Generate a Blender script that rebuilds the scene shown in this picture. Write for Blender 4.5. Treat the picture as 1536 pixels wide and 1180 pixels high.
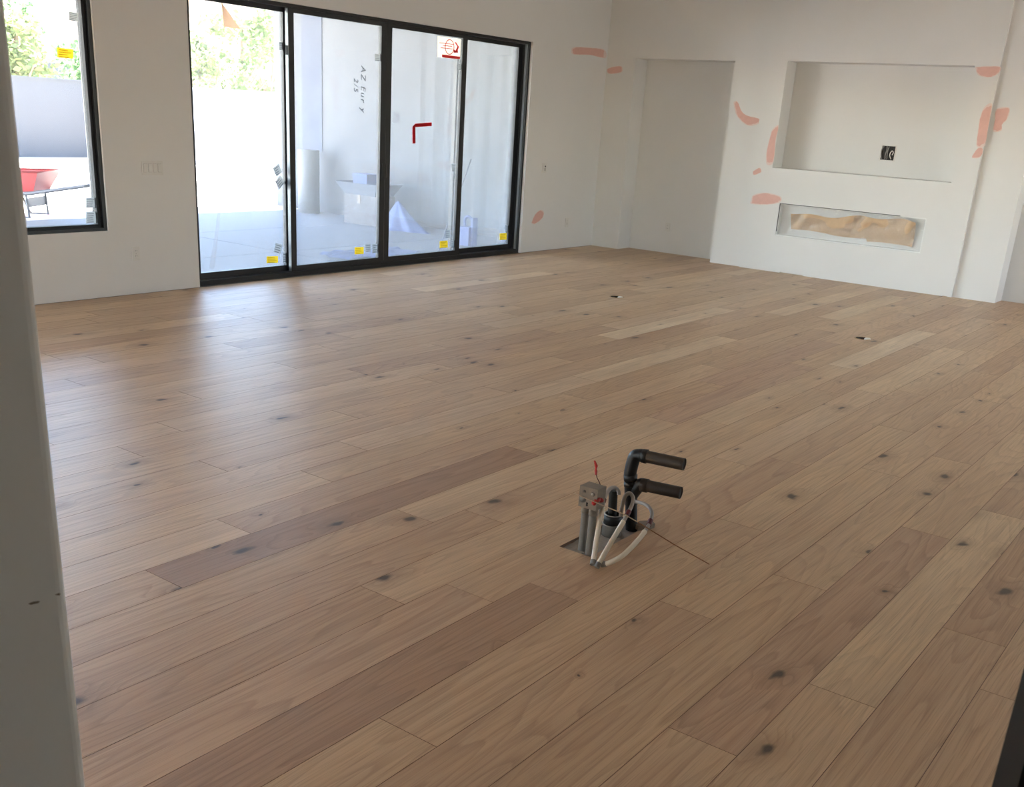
import bpy, bmesh, math, random
from mathutils import Vector, Matrix
random.seed(7)
for o in list(bpy.data.objects): bpy.data.objects.remove(o)
S = bpy.context.scene
COL = S.collection

# ------------------------------------------------------------------ camera
F = 1542.5                       # focal length in pixels of the 1536 px wide frame
CX, CY, CAMZ = 768.0, 760.0, 1.63
RT = Vector((0.5971327839, -0.7998349399, 0.0607989085))
UP = Vector((0.2514792794, 0.2586427082, 0.9326639918))
FW = Vector((0.7617024421, 0.5416345802, -0.3555859547))
EYE = Vector((0, 0, CAMZ))
cam = bpy.data.cameras.new('camera'); cam_o = bpy.data.objects.new('camera', cam); COL.objects.link(cam_o)
cam.sensor_width = 36; cam.lens = F/1536*36; cam.shift_y = (CY-590)/1536
cam.clip_start = .02; cam.clip_end = 300
cam_o.matrix_world = Matrix(((RT.x, UP.x, -FW.x, 0), (RT.y, UP.y, -FW.y, 0), (RT.z, UP.z, -FW.z, CAMZ), (0, 0, 0, 1)))
cam.dof.use_dof = True; cam.dof.focus_distance = 4.4; cam.dof.aperture_fstop = 13
S.camera = cam_o
# ------------------------------------------------------------------ light
S.view_settings.view_transform = 'Standard'; S.view_settings.look = 'None'
S.view_settings.gamma = 1; S.view_settings.use_curve_mapping = False
S.view_settings.exposure = 0.58
SUNDIR = Vector((-.47, .42, .78)).normalized()
W = bpy.data.worlds.new('world'); S.world = W; W.use_nodes = True
wn = W.node_tree; bg = wn.nodes['Background']
sky = wn.nodes.new('ShaderNodeTexSky'); sky.sky_type = 'NISHITA'; sky.sun_disc = False
sky.sun_elevation = math.asin(SUNDIR.z); sky.sun_rotation = math.atan2(SUNDIR.x, SUNDIR.y)
sky.dust_density = 1.2
wn.links.new(sky.outputs[0], bg.inputs[0]); bg.inputs[1].default_value = 2.5
sl = bpy.data.lights.new('sun', 'SUN'); sl.energy = 95; sl.angle = .01; sl.color = (1, .97, .93)
so = bpy.data.objects.new('sun', sl); COL.objects.link(so)
so.rotation_euler = SUNDIR.to_track_quat('Z', 'Y').to_euler(); so.location = (0, 12, 20)
def area(name, loc, direction, sx, sy, energy, color=(1, 1, 1), portal=False):
    l = bpy.data.lights.new(name, 'AREA'); l.shape = 'RECTANGLE'; l.size = sx; l.size_y = sy; l.energy = energy; l.color = color
    if portal: l.cycles.is_portal = True
    o = bpy.data.objects.new(name, l); COL.objects.link(o); o.location = loc
    o.rotation_euler = Vector(direction).to_track_quat('-Z', 'Z').to_euler(); return o
area('portal_door', (8.37, 8.12, 1.2), (0, -1, 0), 4.9, 2.4, 1, portal=True)
area('portal_window', (3.9, 8.12, 1.55), (0, -1, 0), 2.3, 2.1, 1, portal=True)
# added fill lamps at unseen openings in the left and back walls
BACKE = 60
area('fill_lamp_left', (-4.6, 6.4, 1.5), (1, -.12, -.05), 1.5, 2.3, 4, (1, .97, .96))
area('fill_lamp_back', (10.1, -4.5, 1.6), (0.1, 1, -.05), 1.7, 1.3, 70, (1, .97, .94))

# ------------------------------------------------------------------ pixel helpers
def ray(x, y): return RT*((x-CX)/F)-UP*((y-CY)/F)+FW
def onx(x, y, X): d = ray(x, y); return EYE+d*(X/d.x)
def ony(x, y, Y): d = ray(x, y); return EYE+d*(Y/d.y)
def onz(x, y, z=0): d = ray(x, y); return EYE+d*((z-CAMZ)/d.z)
def at(x, y, depth): return EYE+ray(x, y)*depth

# ------------------------------------------------------------------ materials
MAT = {}
class NT:
    def __init__(s, name):
        s.m = bpy.data.materials.new(name); s.m.use_nodes = True; s.t = s.m.node_tree; s.t.nodes.clear()
        s.out = s.n('ShaderNodeOutputMaterial'); MAT[name] = s.m
    def n(s, typ, ins=None, **kw):
        nd = s.t.nodes.new(typ)
        for k, v in kw.items(): setattr(nd, k, v)
        for k, v in (ins or {}).items(): s.set(nd.inputs[k], v)
        return nd
    def set(s, sock, v):
        if isinstance(v, bpy.types.NodeSocket): s.t.links.new(v, sock)
        elif isinstance(v, bpy.types.Node): s.t.links.new(v.outputs[0], sock)
        else: sock.default_value = v
    def math(s, op, a, b=0.0, c=0.0, clamp=False):
        nd = s.n('ShaderNodeMath', {0: a, 1: b, 2: c}, operation=op); nd.use_clamp = clamp; return nd.outputs[0]
    def mix(s, f, a, b, blend='MIX'):
        nd = s.n('ShaderNodeMix', data_type='RGBA', blend_type=blend)
        s.set(nd.inputs[0], f); s.set(nd.inputs[6], a); s.set(nd.inputs[7], b); return nd.outputs[2]
    def ramp(s, f, stops):
        nd = s.n('ShaderNodeValToRGB', {0: f}); e = nd.color_ramp.elements
        while len(e) < len(stops): e.new(.5)
        for i, (p, c) in enumerate(stops): e[i].position = p; e[i].color = c if len(c) == 4 else (*c, 1)
        return nd.outputs[0]
    def bsdf(s, **kw):
        nd = s.n('ShaderNodeBsdfPrincipled')
        for k, v in kw.items(): s.set(nd.inputs[k.replace('_', ' ')], v)
        s.t.links.new(nd.outputs[0], s.out.inputs[0]); return nd
def lin(r, g, b):
    f = lambda c: ((c/255+.055)/1.055)**2.4 if c > 10 else c/255/12.92
    return (f(r), f(g), f(b), 1)
def plain(name, rgb, rough=.6, metal=0.0, var=.06, scale=14, bump=0.0, spec=.5):
    t = NT(name); c = lin(*rgb)
    tc = t.n('ShaderNodeTexCoord').outputs['Object']
    nz = t.n('ShaderNodeTexNoise', {'Vector': tc, 'Scale': scale, 'Detail': 4.0})
    f = t.math('MULTIPLY_ADD', nz.outputs[0], var*2, 1-var)
    colr = t.mix(1.0, c, f, 'MULTIPLY')
    b = t.bsdf(Base_Color=colr, Roughness=rough, Metallic=metal, Specular_IOR_Level=spec)
    if bump: b.inputs['Normal'].default_value; t.set(b.inputs['Normal'], t.n('ShaderNodeBump', {'Strength': bump, 'Distance': .01, 'Height': nz.outputs[0]}))
    return t.m
# painted plaster
t = NT('plaster'); tc = t.n('ShaderNodeTexCoord').outputs['Object']
big = t.n('ShaderNodeTexNoise', {'Vector': tc, 'Scale': 1.3, 'Detail': 3.0}).outputs[0]
fine = t.n('ShaderNodeTexNoise', {'Vector': tc, 'Scale': 90.0, 'Detail': 3.0}).outputs[0]
c = t.mix(big, lin(224, 222, 218), lin(231, 229, 226))
b = t.bsdf(Base_Color=c, Roughness=.75, Specular_IOR_Level=.25)
t.set(b.inputs['Normal'], t.n('ShaderNodeBump', {'Strength': .08, 'Distance': .004, 'Height': fine}))
plain('ceiling_paint', (226, 223, 217), .9)
# oak planks
t = NT('oak'); oi = t.n('ShaderNodeObjectInfo'); tc = t.n('ShaderNodeTexCoord').outputs['Object']
sep = t.n('ShaderNodeSeparateColor', {0: oi.outputs['Color']}); tone, hue, knotty = sep.outputs[0], sep.outputs[1], sep.outputs[2]
off = t.n('ShaderNodeCombineXYZ', {0: t.math('MULTIPLY', oi.outputs['Random'], 37.0), 1: t.math('MULTIPLY', oi.outputs['Random'], 91.0), 2: t.math('MULTIPLY', oi.outputs['Random'], 53.0)})
P = t.n('ShaderNodeVectorMath', {0: tc, 1: off}, operation='ADD').outputs[0]
def stretched(sx, sy): return t.n('ShaderNodeVectorMath', {0: P, 1: (sx, sy, 1.0)}, operation='MULTIPLY').outputs[0]
# knots: sparse voronoi cells
wob = t.n('ShaderNodeTexNoise', {'Vector': stretched(7, 12), 'Scale': 1.0, 'Detail': 2.0})
wv = t.n('ShaderNodeVectorMath', {0: wob.outputs['Color'], 1: (.5, .5, .5)}, operation='SUBTRACT').outputs[0]
wv = t.n('ShaderNodeVectorMath', {0: wv, 'Scale': .28}, operation='SCALE').outputs[0]
kv = t.n('ShaderNodeVectorMath', {0: stretched(2.3, 4.2), 1: wv}, operation='ADD').outputs[0]
vor = t.n('ShaderNodeTexVoronoi', {'Vector': kv, 'Scale': 1.0, 'Randomness': 1.0}, voronoi_dimensions='2D')
kd = vor.outputs['Distance']; ks = t.n('ShaderNodeSeparateColor', {0: vor.outputs['Color']})
ksel = t.math('LESS_THAN', ks.outputs[0], t.math('MULTIPLY', knotty, .34))
ksz = t.math('MULTIPLY_ADD', ks.outputs[1], .095, .018)
knot = t.math('MULTIPLY', t.n('ShaderNodeMapRange', {0: t.math('DIVIDE', kd, ksz), 1: .45, 2: 1.1, 3: 1.0, 4: 0.0}).outputs[0], ksel)
halo = t.math('MULTIPLY', t.n('ShaderNodeMapRange', {0: t.math('DIVIDE', kd, ksz), 1: .6, 2: 4.2, 3: 1.0, 4: 0.0}).outputs[0], ksel)
# growth rings: contour lines of a stretched noise, bulging round the knots
ringn = t.n('ShaderNodeTexNoise', {'Vector': stretched(.5, 5.0), 'Scale': 1.0, 'Detail': 1.0, 'Roughness': .45}).outputs[0]
ring = t.math('ADD', t.math('MULTIPLY', ringn, 17.0), t.math('MULTIPLY', halo, 1.6))
jit = t.n('ShaderNodeTexNoise', {'Vector': stretched(2.2, 60), 'Scale': 1.0, 'Detail': 3.0}).outputs[0]
ring = t.math('ADD', ring, t.math('MULTIPLY', jit, .3))
ringf = t.math('FRACT', ring)
ringl = t.ramp(ringf, [(0, (0, 0, 0)), (.62, (.25, .25, .25)), (.93, (1, 1, 1)), (1, (0, 0, 0))])
streak = t.n('ShaderNodeTexNoise', {'Vector': stretched(1.1, 60), 'Scale': 1.0, 'Detail': 4.0, 'Roughness': .6}).outputs[0]
pore = t.n('ShaderNodeTexNoise', {'Vector': stretched(5, 300), 'Scale': 1.0, 'Detail': 2.0}).outputs[0]
poref = t.n('ShaderNodeMapRange', {0: pore, 1: .5, 2: .72, 3: 0.0, 4: 1.0}).outputs[0]
cloud = t.n('ShaderNodeTexNoise', {'Vector': stretched(1.1, 3.5), 'Scale': 1.0, 'Detail': 2.0}).outputs[0]
base = t.ramp(tone, [(0, lin(154, 118, 90)), (.3, lin(192, 157, 120)), (.65, lin(214, 182, 142)), (1, lin(234, 211, 176))])
base = t.mix(t.math('MULTIPLY', hue, .5), base, lin(196, 160, 138))
base = t.mix(t.n('ShaderNodeMapRange', {0: cloud, 1: .35, 2: .75, 3: 0.0, 4: .4}).outputs[0], base, lin(166, 132, 104))
ringamt = t.math('MULTIPLY_ADD', t.math('SUBTRACT', 1.0, tone), .34, .07)
c = t.mix(t.math('MULTIPLY', ringl, ringamt), base, lin(112, 76, 52))
c = t.mix(t.n('ShaderNodeMapRange', {0: streak, 1: .42, 2: .72, 3: 0.0, 4: .24}).outputs[0], c, lin(120, 85, 60))
c = t.mix(t.math('MULTIPLY', poref, .3), c, lin(96, 66, 46))
c = t.mix(t.math('MULTIPLY', halo, .38), c, lin(120, 88, 62))
c = t.mix(t.math('MULTIPLY', knot, .92), c, lin(54, 38, 28))
rgh = t.math('MULTIPLY_ADD', streak, .12, .37)
b = t.bsdf(Base_Color=c, Roughness=rgh, Specular_IOR_Level=.6)
hgt = t.math('ADD', t.math('MULTIPLY', poref, -.5), t.math('MULTIPLY', ringl, -.5))
t.set(b.inputs['Normal'], t.n('ShaderNodeBump', {'Strength': .22, 'Distance': .0012, 'Height': hgt}))
plain('oak_seam_shade', (112, 82, 60), .6, var=.1)  # darker brown for plank chamfers, seam shading put into the colour
plain('subfloor', (120, 114, 106), .9, var=.2, scale=20, bump=.5)
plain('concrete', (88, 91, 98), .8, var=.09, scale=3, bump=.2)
plain('mortar', (150, 142, 132), .95, var=.2, scale=40, bump=.5)
plain('sand', (210, 200, 184), .95, var=.14, scale=2.2, bump=.4)
plain('block_wall', (62, 62, 64), .95, var=.05, scale=3)
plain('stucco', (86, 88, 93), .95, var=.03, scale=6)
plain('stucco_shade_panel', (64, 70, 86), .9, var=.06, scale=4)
plain('stucco_tan', (150, 128, 98), .95, var=.05)
plain('roof_tile', (150, 118, 96), .9, var=.15)
plain('bark', (118, 96, 74), .95, var=.2)
plain('black_metal', (22, 23, 25), .42, metal=.0, var=.04, spec=.45)
plain('grey_metal', (128, 134, 138), .45, metal=.3)
plain('gasket', (40, 42, 45), .7)
plain('abs_black', (11, 10, 10), .5, var=.1, spec=.5)
plain('abs_dusty', (54, 44, 35), .6, var=.25, scale=30)
plain('pvc_grey', (122, 116, 108), .65, var=.16, scale=25)
plain('box_grey', (128, 116, 102), .8, var=.15, scale=40)
plain('sleeve_white', (214, 204, 184), .6, var=.06)
plain('tube_grey', (150, 140, 132), .5, var=.1)
plain('band_red', (88, 22, 24), .6)
plain('nut_red', (176, 32, 20), .45)
plain('copper', (150, 108, 78), .45, metal=.5)
plain('wire_pale', (198, 176, 150), .5, metal=.2)
plain('plate_white', (222, 219, 213), .4)
plain('plate_slot', (40, 38, 36), .6)
plain('device_shadow_grey', (176, 172, 166), .5)  # grey of small device parts, also painted shadow around the rockers
plain('brass', (170, 138, 86), .3, metal=.9)
plain('hole_dark', (38, 26, 14), .7)
plain('white_cap', (238, 234, 224), .35)
plain('spackle', (222, 178, 166), .85, var=.07, scale=25)
plain('spackle_thin', (230, 210, 202), .85, var=.05, scale=25)
plain('kraft', (206, 176, 142), .75, var=.08, scale=20)
plain('gap_shadow_grey', (70, 70, 70), .6)
plain('insert_white', (238, 238, 236), .6)
plain('cable_grey', (150, 146, 140), .5); plain('cable_dark', (44, 40, 36), .5)



plain('marker_ink', (84, 88, 94), .8)

plain('paper_roll', (120, 121, 124), .8); plain('cardboard', (88, 85, 86), .85)
plain('plastic_blue', (46, 66, 120), .5); plain('tarp_blue', (60, 76, 118), .7)
plain('bucket_grey', (80, 86, 98), .6)
plain('barrow_red', (170, 34, 38), .45); plain('barrow_steel', (78, 80, 88), .5, metal=.3); plain('rubber', (40, 40, 42), .8)
plain('dark_wood', (20, 13, 8), .6, var=.15)
# stickers and film on the glass let light through
def papermat(name, rgb, tl=.5):
    t = NT(name); tc = t.n('ShaderNodeTexCoord').outputs['Object']
    nz = t.n('ShaderNodeTexNoise', {'Vector': tc, 'Scale': 120.0, 'Detail': 2.0}).outputs[0]
    c = t.mix(1.0, lin(*rgb), t.math('MULTIPLY_ADD', nz, .2, .9), 'MULTIPLY')
    d = t.n('ShaderNodeBsdfDiffuse', {'Color': c}); tr = t.n('ShaderNodeBsdfTranslucent', {'Color': c})
    t.set(t.out.inputs[0], t.n('ShaderNodeMixShader', {0: tl, 1: d, 2: tr}).outputs[0])
for n_, c_, q_ in (('sticker_yellow', (206, 172, 40), .5), ('sticker_line', (150, 124, 30), .5), ('sticker_grey', (134, 136, 135), .66), ('sticker_ink', (84, 86, 88), .55), ('sticker_cream', (236, 220, 198), .55),
                   ('sign_red', (214, 84, 82), .5), ('tape_red', (190, 40, 46), .25), ('film_amber', (190, 160, 136), .5)): papermat(n_, c_, q_)
# leaves let some light through
def leafmat(name, rgb):
    t = NT(name); tc = t.n('ShaderNodeTexCoord').outputs['Object']
    nz = t.n('ShaderNodeTexNoise', {'Vector': tc, 'Scale': 1.6, 'Detail': 2.0}).outputs[0]
    c = lin(*rgb); c = t.mix(1.0, c, t.math('MULTIPLY_ADD', nz, .8, .6), 'MULTIPLY')
    d = t.n('ShaderNodeBsdfDiffuse', {'Color': c}); tr = t.n('ShaderNodeBsdfTranslucent', {'Color': c})
    t.set(t.out.inputs[0], t.n('ShaderNodeMixShader', {0: .35, 1: d, 2: tr}).outputs[0])
leafmat('leaf_olive', (92, 106, 62)); leafmat('leaf_green', (74, 98, 64)); leafmat('leaf_pale', (112, 120, 78))
# window glass with a milky protective film
def glassmat(name, haze, tint=(.97, .985, 1, 1)):
    t = NT(name)
    tc = t.n('ShaderNodeTexCoord').outputs['Object']
    nz = t.n('ShaderNodeTexNoise', {'Vector': tc, 'Scale': 5.0, 'Detail': 5.0}).outputs[0]
    hz = t.math('MULTIPLY', t.math('MULTIPLY_ADD', nz, .8, .6), haze)
    tr = t.n('ShaderNodeBsdfTransparent', {'Color': tint})
    gl = t.n('ShaderNodeBsdfGlossy', {'Color': (1, 1, 1, 1), 'Roughness': .03})
    fr = t.n('ShaderNodeFresnel', {'IOR': 1.25})
    a = t.n('ShaderNodeMixShader', {0: fr, 1: tr, 2: gl})
    d = t.n('ShaderNodeBsdfTranslucent', {'Color': (.9, .92, .95, 1)}); d2 = t.n('ShaderNodeBsdfDiffuse', {'Color': (.85, .87, .9, 1)})
    dd = t.n('ShaderNodeMixShader', {0: .5, 1: d, 2: d2})
    t.set(t.out.inputs[0], t.n('ShaderNodeMixShader', {0: hz, 1: a, 2: dd}).outputs[0])
glassmat('glass', .03); glassmat('glass_film', .09, (.93, .965, 1, 1))
t = NT('plastic_sheet')
tr = t.n('ShaderNodeBsdfTransparent', {'Color': (.97, .97, .97, 1)}); gl = t.n('ShaderNodeBsdfGlossy', {'Roughness': .25})
df = t.n('ShaderNodeBsdfDiffuse', {'Color': (.85, .86, .86, 1)})
a = t.n('ShaderNodeMixShader', {0: .18, 1: df, 2: gl}); t.set(t.out.inputs[0], t.n('ShaderNodeMixShader', {0: .2, 1: tr, 2: a}).outputs[0])

# ------------------------------------------------------------------ mesh builder
def frame_of(d):
    d = d.normalized(); a = Vector((0, 0, 1)) if abs(d.z) < .9 else Vector((1, 0, 0))
    u = d.cross(a).normalized(); return u, d.cross(u).normalized()
class MB:
    def __init__(s): s.v = []; s.f = []; s.smooth = []
    def add(s, vs, fs, smooth=False):
        o = len(s.v); s.v += [tuple(v) for v in vs]; s.f += [tuple(i+o for i in f) for f in fs]; s.smooth += [smooth]*len(fs); return s
    def box(s, a, b, bev=0):
        x0, y0, z0 = (min(a[i], b[i]) for i in range(3)); x1, y1, z1 = (max(a[i], b[i]) for i in range(3))
        vs = [(x0, y0, z0), (x1, y0, z0), (x1, y1, z0), (x0, y1, z0), (x0, y0, z1), (x1, y0, z1), (x1, y1, z1), (x0, y1, z1)]
        return s.add(vs, [(3, 2, 1, 0), (4, 5, 6, 7), (0, 1, 5, 4), (1, 2, 6, 5), (2, 3, 7, 6), (3, 0, 4, 7)])
    def obox(s, c, ux, uy, uz, sx, sy, sz):
        c = Vector(c); ux, uy, uz = (Vector(q) for q in (ux, uy, uz)); vs = []
        for k in (-1, 1):
            for (i, j) in ((-1, -1), (1, -1), (1, 1), (-1, 1)): vs.append(c+ux*(i*sx/2)+uy*(j*sy/2)+uz*(k*sz/2))
        return s.add(vs, [(3, 2, 1, 0), (4, 5, 6, 7), (0, 1, 5, 4), (1, 2, 6, 5), (2, 3, 7, 6), (3, 0, 4, 7)])
    def prism(s, pts, d):
        n = len(pts); d = Vector(d); pts = [Vector(p) for p in pts]
        return s.add(pts+[p+d for p in pts], [tuple(range(n))[::-1], tuple(range(n, 2*n))]+[(i, (i+1) % n, n+(i+1) % n, n+i) for i in range(n)])
    def tube(s, pts, r, n=14, cap=True, inner=None):
        pts = [Vector(p) for p in pts]; rs = r if isinstance(r, (list, tuple)) else [r]*len(pts); m = len(pts)
        tang = []
        for i in range(m):
            a = pts[min(i+1, m-1)]-pts[max(i-1, 0)]; tang.append(a.normalized() if a.length > 1e-9 else tang[-1])
        u, w = frame_of(tang[0]); vs = []
        for i in range(m):
            u = (u-tang[i]*u.dot(tang[i])).normalized(); w = tang[i].cross(u)
            for k in range(n):
                a = 2*math.pi*k/n; vs.append(pts[i]+u*(rs[i]*math.cos(a))+w*(rs[i]*math.sin(a)))
        fs = [(i*n+k, i*n+(k+1) % n, (i+1)*n+(k+1) % n, (i+1)*n+k) for i in range(m-1) for k in range(n)]
        s.add(vs, fs, True)
        if cap:
            s.add(vs[:n], [tuple(range(n))[::-1]]); s.add(vs[-n:], [tuple(range(n))])
        return s
    def lathe(s, prof, c, n=24, axis=(0, 0, 1)):
        c = Vector(c); ax = Vector(axis).normalized(); u, w = frame_of(ax); vs = []; m = len(prof)
        for (r, z) in prof:
            for k in range(n):
                a = 2*math.pi*k/n; vs.append(c+ax*z+u*(r*math.cos(a))+w*(r*math.sin(a)))
        return s.add(vs, [(i*n+k, i*n+(k+1) % n, (i+1)*n+(k+1) % n, (i+1)*n+k) for i in range(m-1) for k in range(n)], True)
    def grid(s, fn, nu, nv, smooth=True):
        vs = [fn(i/nu, j/nv) for j in range(nv+1) for i in range(nu+1)]
        return s.add(vs, [(j*(nu+1)+i, j*(nu+1)+i+1, (j+1)*(nu+1)+i+1, (j+1)*(nu+1)+i) for j in range(nv) for i in range(nu)], smooth)
    def build(s, name, mat, parent=None, origin=None, fix=True):
        me = bpy.data.meshes.new(name); o0 = Vector(origin) if origin is not None else Vector()
        me.from_pydata([tuple(Vector(v)-o0) for v in s.v], [], s.f)
        me.polygons.foreach_set('use_smooth', s.smooth); me.materials.append(MAT[mat]); me.update()
        if fix:
            bm = bmesh.new(); bm.from_mesh(me); bmesh.ops.recalc_face_normals(bm, faces=bm.faces); bm.to_mesh(me); bm.free()
        o = bpy.data.objects.new(name, me); COL.objects.link(o); o.location = o0
        if parent is not None:
            o.parent = parent; p = parent; off = Vector()
            while p is not None: off += p.location; p = p.parent
            o.location = o0-off
        return o
def empty(name, loc): o = bpy.data.objects.new(name, None); COL.objects.link(o); o.location = loc; o.empty_display_size = .1; return o
def tag(o, label=None, cat=None, group=None, kind=None):
    for k, v in (('label', label), ('category', cat), ('group', group), ('kind', kind)):
        if v: o[k] = v
    return o
def thing(name, loc, label, cat, group=None): return tag(empty(name, loc), label, cat, group)
def spline(pts, n=8):
    P = [Vector(p) for p in pts]; out = []
    for i in range(len(P)-1):
        a, b, c, d = P[max(i-1, 0)], P[i], P[i+1], P[min(i+2, len(P)-1)]
        for k in range(n):
            q = k/n; out.append(.5*((2*b)+(c-a)*q+(2*a-5*b+4*c-d)*q*q+(3*b-a-3*c+d)*q**3))
    return out+[P[-1]]

# ------------------------------------------------------------------ the shell
WY = 7.83; XF = 12.50; XB = 12.81; XFP = 12.46; CEIL = 3.4
def slabwall(mb, axis, d0, d1, us, zs, holes):
    """boxes of a wall between depth d0..d1 along axis, leaving the holes (u0,u1,z0,z1) open"""
    U = sorted(set(us+[h[0] for h in holes]+[h[1] for h in holes])); Z = sorted(set(zs+[h[2] for h in holes]+[h[3] for h in holes]))
    for i in range(len(U)-1):
        um = (U[i]+U[i+1])/2; j = 0
        while j < len(Z)-1:
            solid = lambda q: not any(h[0] < um < h[1] and h[2] < (Z[q]+Z[q+1])/2 < h[3] for h in holes)
            if not solid(j): j += 1; continue
            k = j
            while k+1 < len(Z)-1 and solid(k+1): k += 1
            a, b = ((d0, U[i], Z[j]), (d1, U[i+1], Z[k+1])) if axis == 'x' else ((U[i], d0, Z[j]), (U[i+1], d1, Z[k+1]))
            mb.box(a, b); j = k+1
    return mb
DX0, DX1, DZ = 5.915, 10.83, 2.449
WX0, WX1, WZ0, WZ1 = 2.75, 5.04, .535, 2.62
wf = slabwall(MB(), 'y', WY, WY+.22, [-4.2, 13.0], [0, CEIL], [(DX0, DX1, 0, DZ), (WX0, WX1, WZ0, WZ1)]).build('wall_front', 'plaster')
tag(wf, 'white plastered wall with the black sliding glass door and window', 'wall', kind='structure')
NL = (6.0, 7.4, 0, 2.405); NR = (1.1, 2.49, 0, 2.405)
TV = (3.20, 5.31, 1.222, 2.415); FI = (3.385, 5.15, .437, .822)
mb = slabwall(MB(), 'x', XF, XB, [-4.2, WY], [0, CEIL], [NL, NR, TV, FI])
mb.box((XB, -4.2, 0), (13.0, WY, CEIL)); mb.box((12.74, TV[0]-.02, TV[2]-.02), (XB, TV[1]+.02, TV[3]+.02))
mb.box((12.66, FI[0]-.02, FI[2]-.02), (XB, FI[1]+.02, FI[3]+.02))
wr = mb.build('wall_right', 'plaster'); tag(wr, 'white plastered wall with tall recessed niches either side of the fireplace', 'wall', kind='structure')
FY0, FY1 = 2.945, 5.565
wfp = slabwall(MB(), 'x', XFP, XF, [FY0, FY1], [0, CEIL], [TV, FI, (4.72, 5.02, 0, .012), (3.0, 3.05, 0, .006)]).build('wall_fireplace', 'plaster')
tag(wfp, 'white projecting chimney wall holding a television recess above a long low fireplace', 'wall', kind='structure')
wl = slabwall(MB(), 'x', -4.4, -4.2, [-4.2, WY+.22], [0, CEIL], [(5.6, 7.2, .3, 2.7)]).build('wall_left', 'plaster'); tag(wl, kind='structure')  # opening in this unseen wall is added to admit fill light
BW = [(9.2, 11.0, .9, 2.3)]  # unseen back window, added so more light enters the room
wb = slabwall(MB(), 'y', -4.4, -4.2, [-4.4, 13.0], [0, CEIL], BW).build('wall_back', 'plaster'); tag(wb, kind='structure')
wp = MB().box((-4.2, 1.08, 0), (.606, 1.21, CEIL)).build('wall_partition', 'plaster')
tag(wp, 'grey shaded end of a near white wall at the edge of the opening', 'wall', kind='structure')
bm_ = bmesh.new(); bm_.from_mesh(wp.data)
es = [e for e in bm_.edges if all(v.co.x > .5 for v in e.verts) and abs(e.verts[0].co.z-e.verts[1].co.z) > 1]
bmesh.ops.bevel(bm_, geom=es, offset=.018, segments=5, profile=.5, affect='EDGES'); bm_.to_mesh(wp.data); bm_.free()
tag(MB().box((-4.4, -4.4, CEIL), (13.0, WY+.22, CEIL+.2)).build('ceiling', 'ceiling_paint'), kind='structure')
for i, (x0, x1, z0, z1) in enumerate(BW):
    w = empty('window_%d' % (i+2), (x0, -4.3, z0)); tag(w, kind='structure')
    for (a, b) in (((x0, -4.34, z0), (x0+.05, -4.26, z1)), ((x1-.05, -4.34, z0), (x1, -4.26, z1)), ((x0+.05, -4.34, z0), (x1-.05, -4.26, z0+.05)), ((x0+.05, -4.34, z1-.05), (x1-.05, -4.26, z1))):
        MB().box(a, b).build('window_frame', 'black_metal', w)

# ------------------------------------------------------------------ floor with every plank
fl = MB().box((-4.4, -4.4, -.25), (13.0, WY+.22, -.016)).build('floor', 'subfloor')
tag(fl, 'wide oak plank floor with knots and brown grain', 'floor', kind='structure')
PW, PO, PL = .217, .004, 2.19
JOINT = {27: 3.67, 25: 3.265, 22: 3.59, 21: 2.55, 20: 5.32, 19: 2.75, 18: 3.98, 17: 2.9, 16: 3.6, 15: 3.15, 14: 2.49, 13: 2.0, 11: 7.69, 10: 2.445, 9: 2.675,
         8: 2.9, 7: 1.86, 6: 3.11, 5: 3.645, 4: 2.385, 3: 2.915, 2: 3.645, 1: 3.27, 12: 3.1, 23: 4.5, 24: 2.9, 26: 4.6}
TONE = {(13, 2.0): (.1, .15), (8, .71): (.16, .2), (19, 7.13): (.9, 0), (16, 5.79): (.82, 0), (11, 7.69): (.95, 0), (15, 9.72): (.88, 0), (4, 2.385): (.3, .55), (13, 6.38): (.35, .8),
        (12, 5.29): (.35, .7), (7, 1.86): (.5, .1), (6, 3.11): (.55, 0), (5, 3.645): (.6, .1), (3, 2.915): (.7, 0), (9, .485): (.45, .5), (17, 9.47): (.85, 0), (18, 6.17): (.35, .3), (21, 4.74): (.3, .3)}
RH = (3.27, 3.75, 1.927, 2.076)                  # cut-out for the island services
FB = [(8.962, 5.262), (9.015, 2.786)]            # round floor boxes
FR = .074
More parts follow.
